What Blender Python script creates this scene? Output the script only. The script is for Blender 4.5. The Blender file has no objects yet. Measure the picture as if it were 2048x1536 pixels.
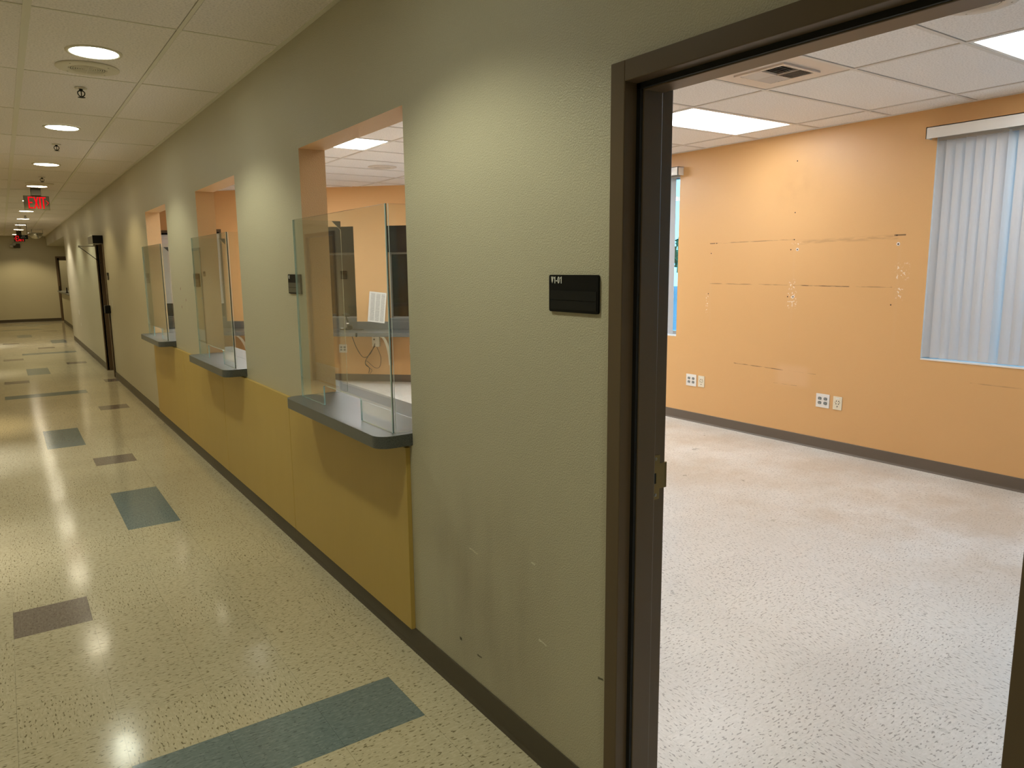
import bpy, bmesh, math, random
from mathutils import Vector, Matrix
random.seed(7)
S = bpy.context.scene
COL = S.collection
PI = math.pi

# ------------------------------------------------------------------ camera
F_PX, YAW, PITCH, ROLL, CAM_H = 1464.0, math.radians(34.56), math.radians(9.05), math.radians(-0.55), 1.608
cy, sy, cp, sp = math.cos(YAW), math.sin(YAW), math.cos(PITCH), math.sin(PITCH)
fw = Vector((sy * cp, cy * cp, -sp)); rt = Vector((cy, -sy, 0)); up = rt.cross(fw)
cr, sr = math.cos(ROLL), math.sin(ROLL)
r2 = rt * cr + up * sr; u2 = -rt * sr + up * cr
cam_d = bpy.data.cameras.new('camera'); cam = bpy.data.objects.new('camera', cam_d); COL.objects.link(cam)
M = Matrix((r2, u2, -fw)).transposed().to_4x4(); M.translation = Vector((0, 0, CAM_H))
cam.matrix_world = M
cam_d.sensor_fit = 'HORIZONTAL'; cam_d.sensor_width = 36.0; cam_d.lens = F_PX * 36.0 / 2048.0
cam_d.clip_start = 0.02; cam_d.clip_end = 200
S.camera = cam

# ------------------------------------------------------------------ world, exposure
S.view_settings.view_transform = 'Standard'; S.view_settings.look = 'None'
S.view_settings.gamma = 1.0; S.view_settings.use_curve_mapping = False
S.view_settings.exposure = 0.0
S.cycles.transparent_max_bounces = 24
W_SAMPLING = 'NONE'   # the sky reaches the rooms only through blinds; sample the lamps instead
S.cycles.max_bounces = 10; S.cycles.diffuse_bounces = 6
S.cycles.sample_clamp_indirect = 6.0
W = bpy.data.worlds.new('sky'); S.world = W; W.use_nodes = True
W.cycles.sampling_method = W_SAMPLING
wn = W.node_tree.nodes; wl = W.node_tree.links
bg = wn['Background']
tc = wn.new('ShaderNodeTexCoord'); sep = wn.new('ShaderNodeSeparateXYZ'); ramp = wn.new('ShaderNodeValToRGB')
wl.new(tc.outputs['Generated'], sep.inputs[0]); wl.new(sep.outputs['Z'], ramp.inputs[0])
ramp.color_ramp.elements[0].color = (0.42, 0.80, 1.0, 1); ramp.color_ramp.elements[0].position = 0.0
ramp.color_ramp.elements[1].color = (0.30, 0.58, 1.0, 1); ramp.color_ramp.elements[1].position = 0.7
wl.new(ramp.outputs[0], bg.inputs['Color']); bg.inputs['Strength'].default_value = 4.5

# ------------------------------------------------------------------ lamp data of the place
DL_POWER = 57.0
COOL = (0.985, 1.0, 0.75); WARM = (1.0, 0.82, 0.46); WHITE = (1.0, 0.93, 0.80); DAY = (0.95, 0.98, 1.0)
# y, x, colour, power factor
DOWNLIGHTS = [(-0.31, .515, COOL, .8), (2.13, .515, COOL, 1.02), (4.575, .515, COOL, 1.0), (7.02, .515, COOL, .95), (9.46, .515, WARM, .95),
              (11.90, .515, WARM, .85), (14.35, .515, COOL, 1.2), (16.8, .515, COOL, 1.3), (19.24, .515, WHITE, 3.2),
              (21.7, .515, WARM, .8), (24.1, .515, WARM, 1.1), (27.3, .515, WARM, 1.9)]
LEFT_LIGHTS = [(4.95, -.715, WHITE, 2.6), (7.6, -.715, DAY, 4.2), (9.25, -.715, WARM, 3.6), (14.1, -.715, WHITE, 3.6), (19.6, -.715, DAY, 5.5)]
TROFFER_STRENGTH = 11.5

# ------------------------------------------------------------------ materials
def mat(name, col, rough=.5, spec=.5, metal=0.0):
    m = bpy.data.materials.new(name); m.use_nodes = True
    b = m.node_tree.nodes['Principled BSDF']
    b.inputs['Base Color'].default_value = (*col, 1); b.inputs['Roughness'].default_value = rough
    b.inputs['Specular IOR Level'].default_value = spec; b.inputs['Metallic'].default_value = metal
    return m
class NT:
    def __init__(s, m): s.n = m.node_tree.nodes; s.l = m.node_tree.links; s.b = s.n['Principled BSDF']
    def new(s, t, **k):
        n = s.n.new(t)
        for a, v in k.items(): setattr(n, a, v)
        return n
    def link(s, a, b): s.l.new(a, b)
    def val(s, a, op, b=None, c=None, clamp=False):
        n = s.n.new('ShaderNodeMath'); n.operation = op; n.use_clamp = clamp
        for i, x in enumerate((a, b, c)):
            if x is None: continue
            if isinstance(x, (int, float)): n.inputs[i].default_value = x
            else: s.l.new(x, n.inputs[i])
        return n.outputs[0]
    def coords(s, kind='Object', scale=(1, 1, 1), rot=(0, 0, 0)):
        t = s.n.new('ShaderNodeTexCoord'); mp = s.n.new('ShaderNodeMapping')
        mp.inputs['Scale'].default_value = scale; mp.inputs['Rotation'].default_value = rot
        s.l.new(t.outputs[kind], mp.inputs[0]); return mp.outputs[0]
    def noise(s, vec, scale, detail=2.0, rough=.5):
        n = s.n.new('ShaderNodeTexNoise'); n.inputs['Scale'].default_value = scale
        n.inputs['Detail'].default_value = detail; n.inputs['Roughness'].default_value = rough
        if vec is not None: s.l.new(vec, n.inputs['Vector'])
        return n.outputs['Fac']
    def ramp(s, fac, stops):
        n = s.n.new('ShaderNodeValToRGB'); e = n.color_ramp.elements
        while len(e) < len(stops): e.new(0.5)
        for i, (p, c) in enumerate(stops):
            e[i].position = p; e[i].color = (*c, 1) if len(c) == 3 else c
        s.l.new(fac, n.inputs[0]); return n.outputs[0]
    def mix(s, fac, a, b, mode='MIX'):
        n = s.n.new('ShaderNodeMix'); n.data_type = 'RGBA'; n.blend_type = mode
        for i, x in ((0, fac), (6, a), (7, b)):
            if isinstance(x, (int, float)): n.inputs[i].default_value = x
            elif isinstance(x, tuple): n.inputs[i].default_value = (*x, 1)
            else: s.l.new(x, n.inputs[i])
        return n.outputs[2]
    def bump(s, h, strength, dist=.01):
        n = s.n.new('ShaderNodeBump'); n.inputs['Strength'].default_value = strength; n.inputs['Distance'].default_value = dist
        s.l.new(h, n.inputs['Height']); s.l.new(n.outputs[0], s.b.inputs['Normal'])
    def color(s, c): s.l.new(c, s.b.inputs['Base Color'])

def axis_masks(nt, pos):
    sp_ = nt.new('ShaderNodeSeparateXYZ'); nt.link(pos, sp_.inputs[0]); return sp_.outputs
def band(nt, v, c, w, soft=.25):
    """1 inside |v-c|<w, soft edge"""
    d = nt.val(nt.val(v, 'SUBTRACT', c), 'ABSOLUTE')
    t = nt.val(d, 'DIVIDE', w)
    n = nt.new('ShaderNodeMapRange'); n.interpolation_type = 'SMOOTHSTEP'
    n.inputs[1].default_value = 1 - soft; n.inputs[2].default_value = 1 + soft; n.inputs[3].default_value = 1; n.inputs[4].default_value = 0
    nt.link(t, n.inputs[0]); return n.outputs[0]

def paint(name, col, marks=None, peel=210, strength=.26, rough=.37):
    m = mat(name, col, rough, .5); nt = NT(m)
    v = nt.coords('Object')
    n1 = nt.noise(v, peel, 2.0, .55)
    h = nt.ramp(n1, [(.36, (0, 0, 0)), (.66, (1, 1, 1))])
    nt.bump(h, strength, .006)
    big = nt.noise(v, 1.3, 3)
    c = nt.mix(nt.val(big, 'MULTIPLY', .22), col, tuple(x * .80 for x in col))
    if marks: c = marks(nt, v, c)
    nt.color(c); return m

def scuffs(nt, v, c):
    o = axis_masks(nt, v); y, z = o['Y'], o['Z']
    # grey smudge with streaks low on the wall between counter and door
    vs = nt.coords('Object', (1, 12, 2.2)); st = nt.noise(vs, 1.0, 3)
    blot = nt.noise(nt.coords('Object', (1, 2.2, 1.6)), 1.6, 4)
    a = nt.val(band(nt, y, 2.08, .32, .8), 'MULTIPLY', band(nt, z, .38, .40, .7))
    k = nt.val(nt.val(a, 'MULTIPLY', st), 'MULTIPLY', blot)
    c = nt.mix(nt.val(k, 'MULTIPLY', 1.25, clamp=True), c, (.25, .20, .14))
    wob = nt.val(nt.noise(v, 18, 2), 'MULTIPLY', .03)
    def tick(cyy, czz, hw, hh, col, c):
        zz = nt.val(nt.val(z, 'ADD', wob), 'SUBTRACT', .015)
        k = nt.val(band(nt, y, cyy, hw, .2), 'MULTIPLY', band(nt, zz, czz, hh, .5))
        return nt.mix(k, c, col)
    for (yy, zz, hw, hh, col) in [(1.737, .428, .020, .003, (.72, .70, .58)), (1.786, .676, .010, .003, (.70, .68, .56)),
                                  (2.253, .215, .008, .006, (.05, .04, .02)), (2.12, .205, .016, .003, (.10, .08, .05)),
                                  (2.15, .60, .03, .0025, (.66, .62, .48)), (1.46, .44, .012, .003, (.12, .1, .06)),
                                  (7.082, 1.446, .011, .011, (.25, .06, .04)), (6.88, 1.355, .010, .010, (.25, .06, .04)), (7.081, 1.282, .011, .011, (.22, .06, .04)),
                                  (6.86, 1.30, .006, .05, (.62, .58, .46)), (18.2, .75, .10, .05, (.72, .70, .62)), (18.0, .50, .08, .03, (.70, .68, .6)),
                                  (12.2, 1.13, .03, .05, (.7, .68, .62))]:
        c = tick(yy, zz, hw, hh, col, c)
    return c

def wallmarks(nt, v, c):
    o = axis_masks(nt, v); y, z = o['Y'], o['Z']
    brk = nt.noise(nt.coords('Object', (1, 9, 60)), 1.0, 3)
    brk = nt.ramp(brk, [(.38, (0, 0, 0)), (.56, (1, 1, 1))])
    def line(y0, y1, z0, z1, hw, col, amt, c, broken=True):
        t = nt.val(nt.val(y, 'SUBTRACT', y0), 'DIVIDE', y1 - y0)
        zc = nt.val(nt.val(t, 'MULTIPLY', z1 - z0), 'ADD', z0)
        k = nt.val(band(nt, nt.val(z, 'SUBTRACT', zc), 0.0, hw, .7), 'MULTIPLY', band(nt, y, (y0 + y1) / 2, abs(y1 - y0) / 2, .03))
        if broken: k = nt.val(k, 'MULTIPLY', brk)
        return nt.mix(nt.val(k, 'MULTIPLY', amt), c, col)
    D = (.10, .055, .02)
    c = line(4.93, 4.0, 1.822, 1.828, .0035, D, .6, c)
    c = line(4.0, 3.08, 1.80, 1.815, .016, D, .22, c)
    c = line(3.11, 3.02, 1.829, 1.829, .005, D, .9, c, False)
    c = line(4.945, 4.88, 1.822, 1.822, .004, D, .8, c, False)
    c = line(4.93, 4.05, 1.431, 1.428, .004, D, .55, c)
    c = line(3.99, 3.46, 1.427, 1.424, .0035, D, .95, c)
    c = line(3.4, 3.10, 1.424, 1.424, .003, D, .6, c)
    c = line(4.60, 4.05, .668, .658, .003, D, .95, c)
    c = line(4.0, 3.72, .657, .655, .002, D, .5, c)
    c = line(4.15, 3.90, .53, .53, .002, D, .5, c)
    c = line(2.47, 2.13, .735, .735, .004, D, .35, c)
    L = (.66, .44, .24)
    for yy in (4.92, 3.995, 3.06):
        a = nt.val(band(nt, y, yy, .012, .5), 'MULTIPLY', band(nt, z, 1.35, .40, .1))
        c = nt.mix(nt.val(a, 'MULTIPLY', .10), c, L)
    p = nt.val(nt.val(band(nt, y, 3.95, .16, .35), 'MULTIPLY', band(nt, z, .62, .09, .4)), 'MULTIPLY', .28)
    c = nt.mix(p, c, (.78, .52, .32))
    W_ = (.85, .78, .66)
    spk = nt.ramp(nt.noise(v, 55, 1), [(.60, (0, 0, 0)), (.64, (1, 1, 1))])
    for (yy, zz, hy, hz) in [(4.0, 1.30, .05, .07), (4.0, 1.43, .03, .05), (3.03, 1.55, .05, .06), (3.04, 1.38, .03, .05), (4.96, 1.22, .02, .10), (3.98, 1.79, .04, .01)]:
        k = nt.val(nt.val(band(nt, y, yy, hy, .3), 'MULTIPLY', band(nt, z, zz, hz, .3)), 'MULTIPLY', spk)
        c = nt.mix(nt.val(k, 'MULTIPLY', .75), c, W_)
    sm = nt.val(nt.val(band(nt, y, 3.98, .22, .9), 'MULTIPLY', band(nt, z, 2.28, .16, .9)), 'MULTIPLY', nt.noise(v, 9, 4))
    c = nt.mix(nt.val(sm, 'MULTIPLY', .30), c, (.30, .16, .06))
    return c

BEIGE = (.545, .505, .375); ORANGE = (.68, .405, .17)
m_beige = paint('beige_paint', BEIGE, scuffs)
m_beige2 = paint('beige_paint_plain', BEIGE)
m_orange = paint('orange_paint', ORANGE, None, strength=.3)
m_orange_marked = paint('orange_paint_marked', ORANGE, wallmarks, strength=.10)
m_white = mat('white_plastic', (.78, .77, .73), .35)
m_ivory = mat('ivory_plastic', (.74, .68, .52), .4)
m_grey_face = mat('grey_receptacle', (.12, .14, .14), .4)
m_dark = mat('dark_hole', (.012, .010, .008), .8)
m_black = mat('black_plastic', (.006, .006, .006), .45, .16)
m_black2 = mat('charcoal_plastic', (.010, .010, .009), .5, .2)
m_signgrey = mat('sign_insert', (.085, .08, .06), .35)
m_frame = mat('brown_frame_paint', (.128, .088, .052), .38, .35)
m_stop_strip = mat('black_stop_strip', (.006, .005, .004), .7)
m_base = mat('cove_base_rubber', (.075, .060, .040), .42, .4)
m_base_office = mat('office_cove_base', (.13, .105, .08), .45, .4)
m_strike = mat('tarnished_brass', (.30, .22, .09), .38, .5, .85)
m_screw = mat('screw_steel', (.30, .27, .2), .35, .5, .9)
m_grid = mat('corridor_ceiling_grid', (.74, .70, .60), .6)
m_grid_o = mat('office_ceiling_grid', (.70, .67, .63), .6)
m_slab = mat('plenum_dark', (.05, .045, .04), .9)
m_alum = mat('aluminium', (.55, .55, .53), .35, .5, .8)
m_metal_grey = mat('grey_casing', (.42, .41, .37), .4)
m_bronze = mat('bronze_window_frame', (.16, .155, .14), .4, .4)
m_grout = mat('floor_substrate', (.30, .26, .17), .8)
m_mirror = mat('convex_mirror', (.75, .75, .72), .08, .5, 1.0)
m_paper = mat('paper', (.80, .79, .74), .7)
m_cable = mat('cable', (.05, .035, .02), .5)
m_shutter = mat('black_shutter_hood', (.006, .006, .007), .6, .1)
m_lobby = mat('lobby_wall', (.10, .085, .07), .8)
m_ground = mat('asphalt', (.22, .23, .23), .9)
m_red = mat('red_letter', (.8, .02, .02), .4)
def emit(name, col, st):
    m = mat(name, (0, 0, 0), .6); b = m.node_tree.nodes['Principled BSDF']
    b.inputs['Emission Color'].default_value = (*col, 1); b.inputs['Emission Strength'].default_value = st
    return m
m_spk = mat('speaker_grille', (.72, .66, .54), .55)
m_lens_cool = emit('downlight_lens_cool', (.93, 1.0, .88), 22)
m_lens_warm = emit('downlight_lens_warm', (1.0, .90, .66), 22)
m_troffer = emit('troffer_lens', (.97, .98, 1.0), TROFFER_STRENGTH)
m_troffer_boost = emit('troffer_lens_boosted', (.94, .98, 1.0), TROFFER_STRENGTH * 2.5)  # rear panels boosted to brighten the angled wall
m_exit_red = emit('exit_letter', (1.0, .004, .012), .95)
m_exit_red.node_tree.nodes['Principled BSDF'].inputs['Specular IOR Level'].default_value = 0.0

m_panel = mat('maple_laminate', (.52, .36, .075), .42, .4); nt = NT(m_panel)
g = nt.noise(nt.coords('Object', (30, 30, 1.2)), 2.0, 4, .6)
g2 = nt.noise(nt.coords('Object', (4, 4, 1.5)), 1.5, 2)
c_ = nt.mix(nt.val(g, 'MULTIPLY', .30), (.56, .395, .110), (.45, .30, .070))
nt.color(nt.mix(nt.val(g2, 'MULTIPLY', .25), c_, (.40, .26, .05)))

m_counter = mat('grey_laminate', (.12, .125, .12), .32, .5); nt = NT(m_counter)
f = nt.noise(nt.coords('Object'), 420, 2, .6)
nt.color(nt.ramp(f, [(.35, (.055, .064, .058)), (.55, (.098, .103, .099)), (.72, (.16, .165, .16))]))

def vct(name, base, dark, light, stains=False, rough=.2, chip=.612):
    m = mat(name, base, rough, .38); nt = NT(m)
    oi = nt.new('ShaderNodeObjectInfo')
    t = nt.new('ShaderNodeTexCoord')
    off = nt.new('ShaderNodeCombineXYZ')
    nt.link(nt.val(oi.outputs['Random'], 'MULTIPLY', 37.0), off.inputs[0]); nt.link(nt.val(oi.outputs['Random'], 'MULTIPLY', 91.0), off.inputs[1])
    add = nt.new('ShaderNodeVectorMath'); add.operation = 'ADD'
    nt.link(t.outputs['Object'], add.inputs[0]); nt.link(off.outputs[0], add.inputs[1])
    mp = nt.new('ShaderNodeMapping'); mp.inputs['Scale'].default_value = (48, 125, 48); nt.link(add.outputs[0], mp.inputs[0])
    mp2 = nt.new('ShaderNodeMapping'); mp2.inputs['Scale'].default_value = (40, 105, 40); mp2.inputs['Location'].default_value = (5, 3, 7); nt.link(add.outputs[0], mp2.inputs[0])
    n1 = nt.noise(mp.outputs[0], 1.0, 1.5); n2 = nt.noise(mp2.outputs[0], 1.0, 2.5); n3 = nt.noise(mp.outputs[0], 2.6, 1.0)
    c = nt.ramp(n2, [(.30, tuple(x * .93 for x in base)), (.5, base), (.66, tuple((x + y) / 2 for x, y in zip(base, light)))])
    c = nt.mix(nt.ramp(n1, [(chip, (0, 0, 0)), (chip + .05, (1, 1, 1))]), c, dark)
    c = nt.mix(nt.ramp(n3, [(.70, (0, 0, 0)), (.74, (1, 1, 1))]), c, light)
    tint = nt.val(nt.val(oi.outputs['Random'], 'MULTIPLY', .05), 'ADD', .975)
    c = nt.mix(1.0, c, tint, 'MULTIPLY')
    geo = nt.new('ShaderNodeNewGeometry')
    w = nt.noise(geo.outputs['Position'], .9, 4, .6)
    c = nt.mix(nt.ramp(w, [(.45, (0, 0, 0)), (.75, (.30, .30, .30))]), c, tuple(x * .72 for x in base))
    if stains:
        w2 = nt.noise(geo.outputs['Position'], 1.7, 5, .62)
        o = nt.new('ShaderNodeSeparateXYZ'); nt.link(geo.outputs['Position'], o.inputs[0])
        mk = band(nt, o.outputs['X'], 4.9, 1.0, .7)
        k = nt.val(nt.ramp(w2, [(.36, (0, 0, 0)), (.62, (1, 1, 1))]), 'MULTIPLY', mk)
        c = nt.mix(nt.val(k, 'MULTIPLY', .5), c, (.42, .32, .21))
    nt.color(c)
    rr = nt.noise(geo.outputs['Position'], 6.0, 3)
    rn = nt.val(nt.val(rr, 'MULTIPLY', .12), 'ADD', rough - .06)
    nt.link(rn, nt.b.inputs['Roughness'])
    nt.bump(n2, .03, .002)
    return m
m_vct = vct('beige_vinyl_tile', (.55, .485, .335), (.20, .165, .095), (.66, .60, .45), False, .13)
m_vct_o = vct('office_vinyl_tile', (.69, .67, .62), (.32, .30, .27), (.78, .76, .72), True, .30, .60)
m_vct_blue = vct('blue_vinyl_tile', (.17, .215, .215), (.11, .14, .14), (.26, .305, .30), False, .13)
m_vct_grey = vct('taupe_vinyl_tile', (.225, .185, .155), (.15, .12, .10), (.31, .265, .23), False, .13)

def tilemat(name, col):
    m = mat(name, col, .85, .2); nt = NT(m)
    oi = nt.new('ShaderNodeObjectInfo'); v = nt.coords('Object')
    n = nt.noise(v, 95, 3, .6); c = nt.ramp(n, [(.30, tuple(x * .80 for x in col)), (.5, col), (.7, tuple(min(1, x * 1.07) for x in col))])
    nt.color(nt.mix(1.0, c, nt.val(nt.val(oi.outputs['Random'], 'MULTIPLY', .06), 'ADD', .96), 'MULTIPLY')); nt.bump(n, .5, .006); return m
m_ctile = tilemat('corridor_ceiling_tile', (.86, .80, .77))
m_ctile_o = tilemat('office_ceiling_tile', (.87, .85, .83))
m_slat = mat('vinyl_slat', (.82, .79, .755), .5, .3)
nt = NT(m_slat); tr = nt.new('ShaderNodeBsdfTranslucent'); tr.inputs[0].default_value = (.62, .64, .68, 1)
mx = nt.new('ShaderNodeMixShader'); mx.inputs[0].default_value = .30
nt.link(nt.b.outputs[0], mx.inputs[1]); nt.link(tr.outputs[0], mx.inputs[2]); nt.link(mx.outputs[0], nt.n['Material Output'].inputs[0])

def glassmat(name, tint, ior=1.5):
    m = bpy.data.materials.new(name); m.use_nodes = True; n = m.node_tree.nodes; l = m.node_tree.links; n.clear()
    out = n.new('ShaderNodeOutputMaterial'); tr = n.new('ShaderNodeBsdfTransparent'); gl = n.new('ShaderNodeBsdfGlossy'); fr = n.new('ShaderNodeFresnel'); mx = n.new('ShaderNodeMixShader')
    tr.inputs[0].default_value = (*tint, 1); gl.inputs['Roughness'].default_value = .0; fr.inputs['IOR'].default_value = ior
    gl.inputs[0].default_value = (1, 1, 1, 1)
    g = n.new('ShaderNodeNewGeometry'); iorn = n.new('ShaderNodeMath')
    l.new(fr.outputs[0], mx.inputs[0]); l.new(tr.outputs[0], mx.inputs[1]); l.new(gl.outputs[0], mx.inputs[2]); l.new(mx.outputs[0], out.inputs[0])
    # the fresnel node inverts the index on back faces; keep the same index on both sides of a thin pane
    iorn.operation = 'MULTIPLY_ADD'; l.new(g.outputs['Backfacing'], iorn.inputs[0]); iorn.inputs[1].default_value = 1.0 / ior - ior; iorn.inputs[2].default_value = ior
    l.new(iorn.outputs[0], fr.inputs['IOR'])
    return m
m_glass = glassmat('clear_glass', (.945, .965, .95))
m_winglass = glassmat('window_glass', (.60, .82, .88))
m_tint = glassmat('tinted_glass', (.42, .43, .43))
m_gedge = mat('green_glass_edge', (.34, .54, .52), .10, .6); m_gedge.node_tree.nodes['Principled BSDF'].inputs['Transmission Weight'].default_value = .45
m_far = mat('far_counter_laminate', (.20, .20, .18), .5, .3)
m_polish = mat('polished_glass_edge', (.66, .72, .72), .2, .5)
m_seal = mat('silicone_seal', (.012, .016, .016), .3)

def papertext():
    m = mat('printed_table', (.8, .79, .74), .7); nt = NT(m)
    v = nt.coords('Object'); o = axis_masks(nt, v)
    rows = nt.val(nt.val(o['Z'], 'MULTIPLY', 95), 'FRACT'); rowm = nt.val(rows, 'LESS_THAN', .55)
    chars = nt.val(nt.noise(nt.coords('Object', (260, 1, 95)), 1.0, 2), 'GREATER_THAN', .47)
    cols = nt.val(nt.val(nt.val(o['X'], 'MULTIPLY', 13.0), 'ADD', .3), 'FRACT'); cm = nt.val(cols, 'LESS_THAN', .80)
    inside = nt.val(band(nt, o['X'], 0, .108, .02), 'MULTIPLY', band(nt, o['Z'], .215, .195, .02))
    k = nt.val(nt.val(nt.val(rowm, 'MULTIPLY', chars), 'MULTIPLY', cm), 'MULTIPLY', inside)
    nt.color(nt.mix(nt.val(k, 'MULTIPLY', .85), (.80, .79, .74), (.12, .12, .13))); return m
m_print = papertext()

# ------------------------------------------------------------------ helpers
def finish(name, bm, mats, parent=None, smooth=False, bevel=0.0):
    me = bpy.data.meshes.new(name); bmesh.ops.recalc_face_normals(bm, faces=bm.faces[:]) if bm.faces else None
    bm.to_mesh(me); bm.free()
    for m in (mats if isinstance(mats, (list, tuple)) else [mats]): me.materials.append(m)
    o = bpy.data.objects.new(name, me); COL.objects.link(o)
    if parent: o.parent = parent
    if smooth:
        for p in me.polygons: p.use_smooth = True
    if bevel:
        b = o.modifiers.new('bevel', 'BEVEL'); b.width = bevel; b.segments = 2; b.limit_method = 'ANGLE'; b.angle_limit = math.radians(50)
    return o
def bx(bm, x0, x1, y0, y1, z0, z1, mi=0):
    v = [bm.verts.new(p) for p in ((x0, y0, z0), (x1, y0, z0), (x1, y1, z0), (x0, y1, z0), (x0, y0, z1), (x1, y0, z1), (x1, y1, z1), (x0, y1, z1))]
    for q in ((0, 3, 2, 1), (4, 5, 6, 7), (0, 1, 5, 4), (1, 2, 6, 5), (2, 3, 7, 6), (3, 0, 4, 7)):
        f = bm.faces.new([v[i] for i in q]); f.material_index = mi
    return v
def box(name, x0, x1, y0, y1, z0, z1, m, parent=None, bevel=0.0):
    bm = bmesh.new(); bx(bm, x0, x1, y0, y1, z0, z1); return finish(name, bm, m, parent, bevel=bevel)
def prism(bm, pts, a0, a1, axis='z', mi=0):
    """extrude a 2-D polygon along an axis: z->(x,y), y->(x,z), x->(y,z)"""
    def P(p, a): return {'z': (p[0], p[1], a), 'y': (p[0], a, p[1]), 'x': (a, p[0], p[1])}[axis]
    lo = [bm.verts.new(P(p, a0)) for p in pts]; hi = [bm.verts.new(P(p, a1)) for p in pts]
    n = len(pts); fs = [bm.faces.new(lo[::-1]), bm.faces.new(hi)]
    for i in range(n): fs.append(bm.faces.new((lo[i], lo[(i + 1) % n], hi[(i + 1) % n], hi[i])))
    for f in fs: f.material_index = mi
    return fs
def lathe(bm, prof, n=24, c=(0, 0, 0), mi=0, cap=True):
    rings = []
    for r, z in prof:
        rings.append([bm.verts.new((c[0] + r * math.cos(2 * PI * i / n), c[1] + r * math.sin(2 * PI * i / n), c[2] + z)) for i in range(n)])
    for a, b in zip(rings, rings[1:]):
        for i in range(n):
            f = bm.faces.new((a[i], a[(i + 1) % n], b[(i + 1) % n], b[i])); f.material_index = mi
    if cap:
        for R in (rings[0], rings[-1]):
            f = bm.faces.new(R); f.material_index = mi
def tube(bm, pts, r, n=8, mi=0):
    pts = [Vector(p) for p in pts]; rings = []
    for i, p in enumerate(pts):
        d = (pts[min(i + 1, len(pts) - 1)] - pts[max(i - 1, 0)]).normalized()
        a = d.orthogonal().normalized() if i == 0 else (rings_a - d * rings_a.dot(d)).normalized()
        rings_a = a; b = d.cross(a); rr = r[i] if isinstance(r, (list, tuple)) else r
        rings.append([bm.verts.new(p + (a * math.cos(2 * PI * k / n) + b * math.sin(2 * PI * k / n)) * rr) for k in range(n)])
    for a, b in zip(rings, rings[1:]):
        for k in range(n):
            f = bm.faces.new((a[k], a[(k + 1) % n], b[(k + 1) % n], b[k])); f.material_index = mi; f.smooth = True
    bm.faces.new(rings[0][::-1]).material_index = mi; bm.faces.new(rings[-1]).material_index = mi
def spline(pts, n=6):
    P = [Vector(p) for p in pts]; out = []
    for i in range(len(P) - 1):
        p0, p1, p2, p3 = P[max(i - 1, 0)], P[i], P[i + 1], P[min(i + 2, len(P) - 1)]
        for k in range(n):
            t = k / n
            out.append(.5 * ((2 * p1) + (p2 - p0) * t + (2 * p0 - 5 * p1 + 4 * p2 - p3) * t * t + (3 * p1 - p0 - 3 * p2 + p3) * t ** 3))
    out.append(P[-1]); return out
def thing(name, label, cat, loc=(0, 0, 0), rotz=0.0, group=None):
    o = bpy.data.objects.new(name, None); COL.objects.link(o); o.location = loc; o.rotation_euler = (0, 0, rotz)
    o.empty_display_size = .05
    return tag(o, label, cat, group)
def tag(o, label, cat, group=None):
    o['label'] = label; o['category'] = cat
    if group: o['group'] = group
    return o
def struct(o, label=None, cat=None):
    o['kind'] = 'structure'
    if label: o['label'] = label
    if cat: o['category'] = cat
    return o
def sempty(name, label, cat):
    o = bpy.data.objects.new(name, None); COL.objects.link(o); o.empty_display_size = .05; return struct(o, label, cat)
def grid_wall(us, zs, holes, T, P, name, mats, parent=None):
    """solid wall with rectangular holes. P(u,d,z) -> world, d in 0..T. material 0 front (d=0), 1 back, 2 reveals"""
    us = sorted(set(us + [h[0] for h in holes] + [h[1] for h in holes])); zs = sorted(set(zs + [h[2] for h in holes] + [h[3] for h in holes]))
    def solid(i, j):
        if i < 0 or j < 0 or i >= len(us) - 1 or j >= len(zs) - 1: return False
        u = (us[i] + us[i + 1]) / 2; z = (zs[j] + zs[j + 1]) / 2
        return not any(h[0] < u < h[1] and h[2] < z < h[3] for h in holes)
    bm = bmesh.new(); cache = {}
    def V(u, d, z):
        k = (round(u, 5), d, round(z, 5))
        if k not in cache: cache[k] = bm.verts.new(P(u, d, z))
        return cache[k]
    def Q(a, mi): f = bm.faces.new([V(*p) for p in a]); f.material_index = mi
    for i in range(len(us) - 1):
        for j in range(len(zs) - 1):
            if not solid(i, j): continue
            a, b, c, d = us[i], us[i + 1], zs[j], zs[j + 1]
            Q([(a, 0, c), (b, 0, c), (b, 0, d), (a, 0, d)], 0); Q([(a, T, c), (a, T, d), (b, T, d), (b, T, c)], 1)
            if not solid(i - 1, j): Q([(a, 0, c), (a, 0, d), (a, T, d), (a, T, c)], 2)
            if not solid(i + 1, j): Q([(b, 0, c), (b, T, c), (b, T, d), (b, 0, d)], 2)
            if not solid(i, j - 1): Q([(a, 0, c), (a, T, c), (b, T, c), (b, 0, c)], 2)
            if not solid(i, j + 1): Q([(a, 0, d), (b, 0, d), (b, T, d), (a, T, d)], 2)
    return finish(name, bm, mats, parent)
def child_copy(src, loc, parent, rotz=0.0):
    c = src.copy(); COL.objects.link(c); c.parent = parent; c.location = loc; c.rotation_euler = (0, 0, rotz); return c
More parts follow.
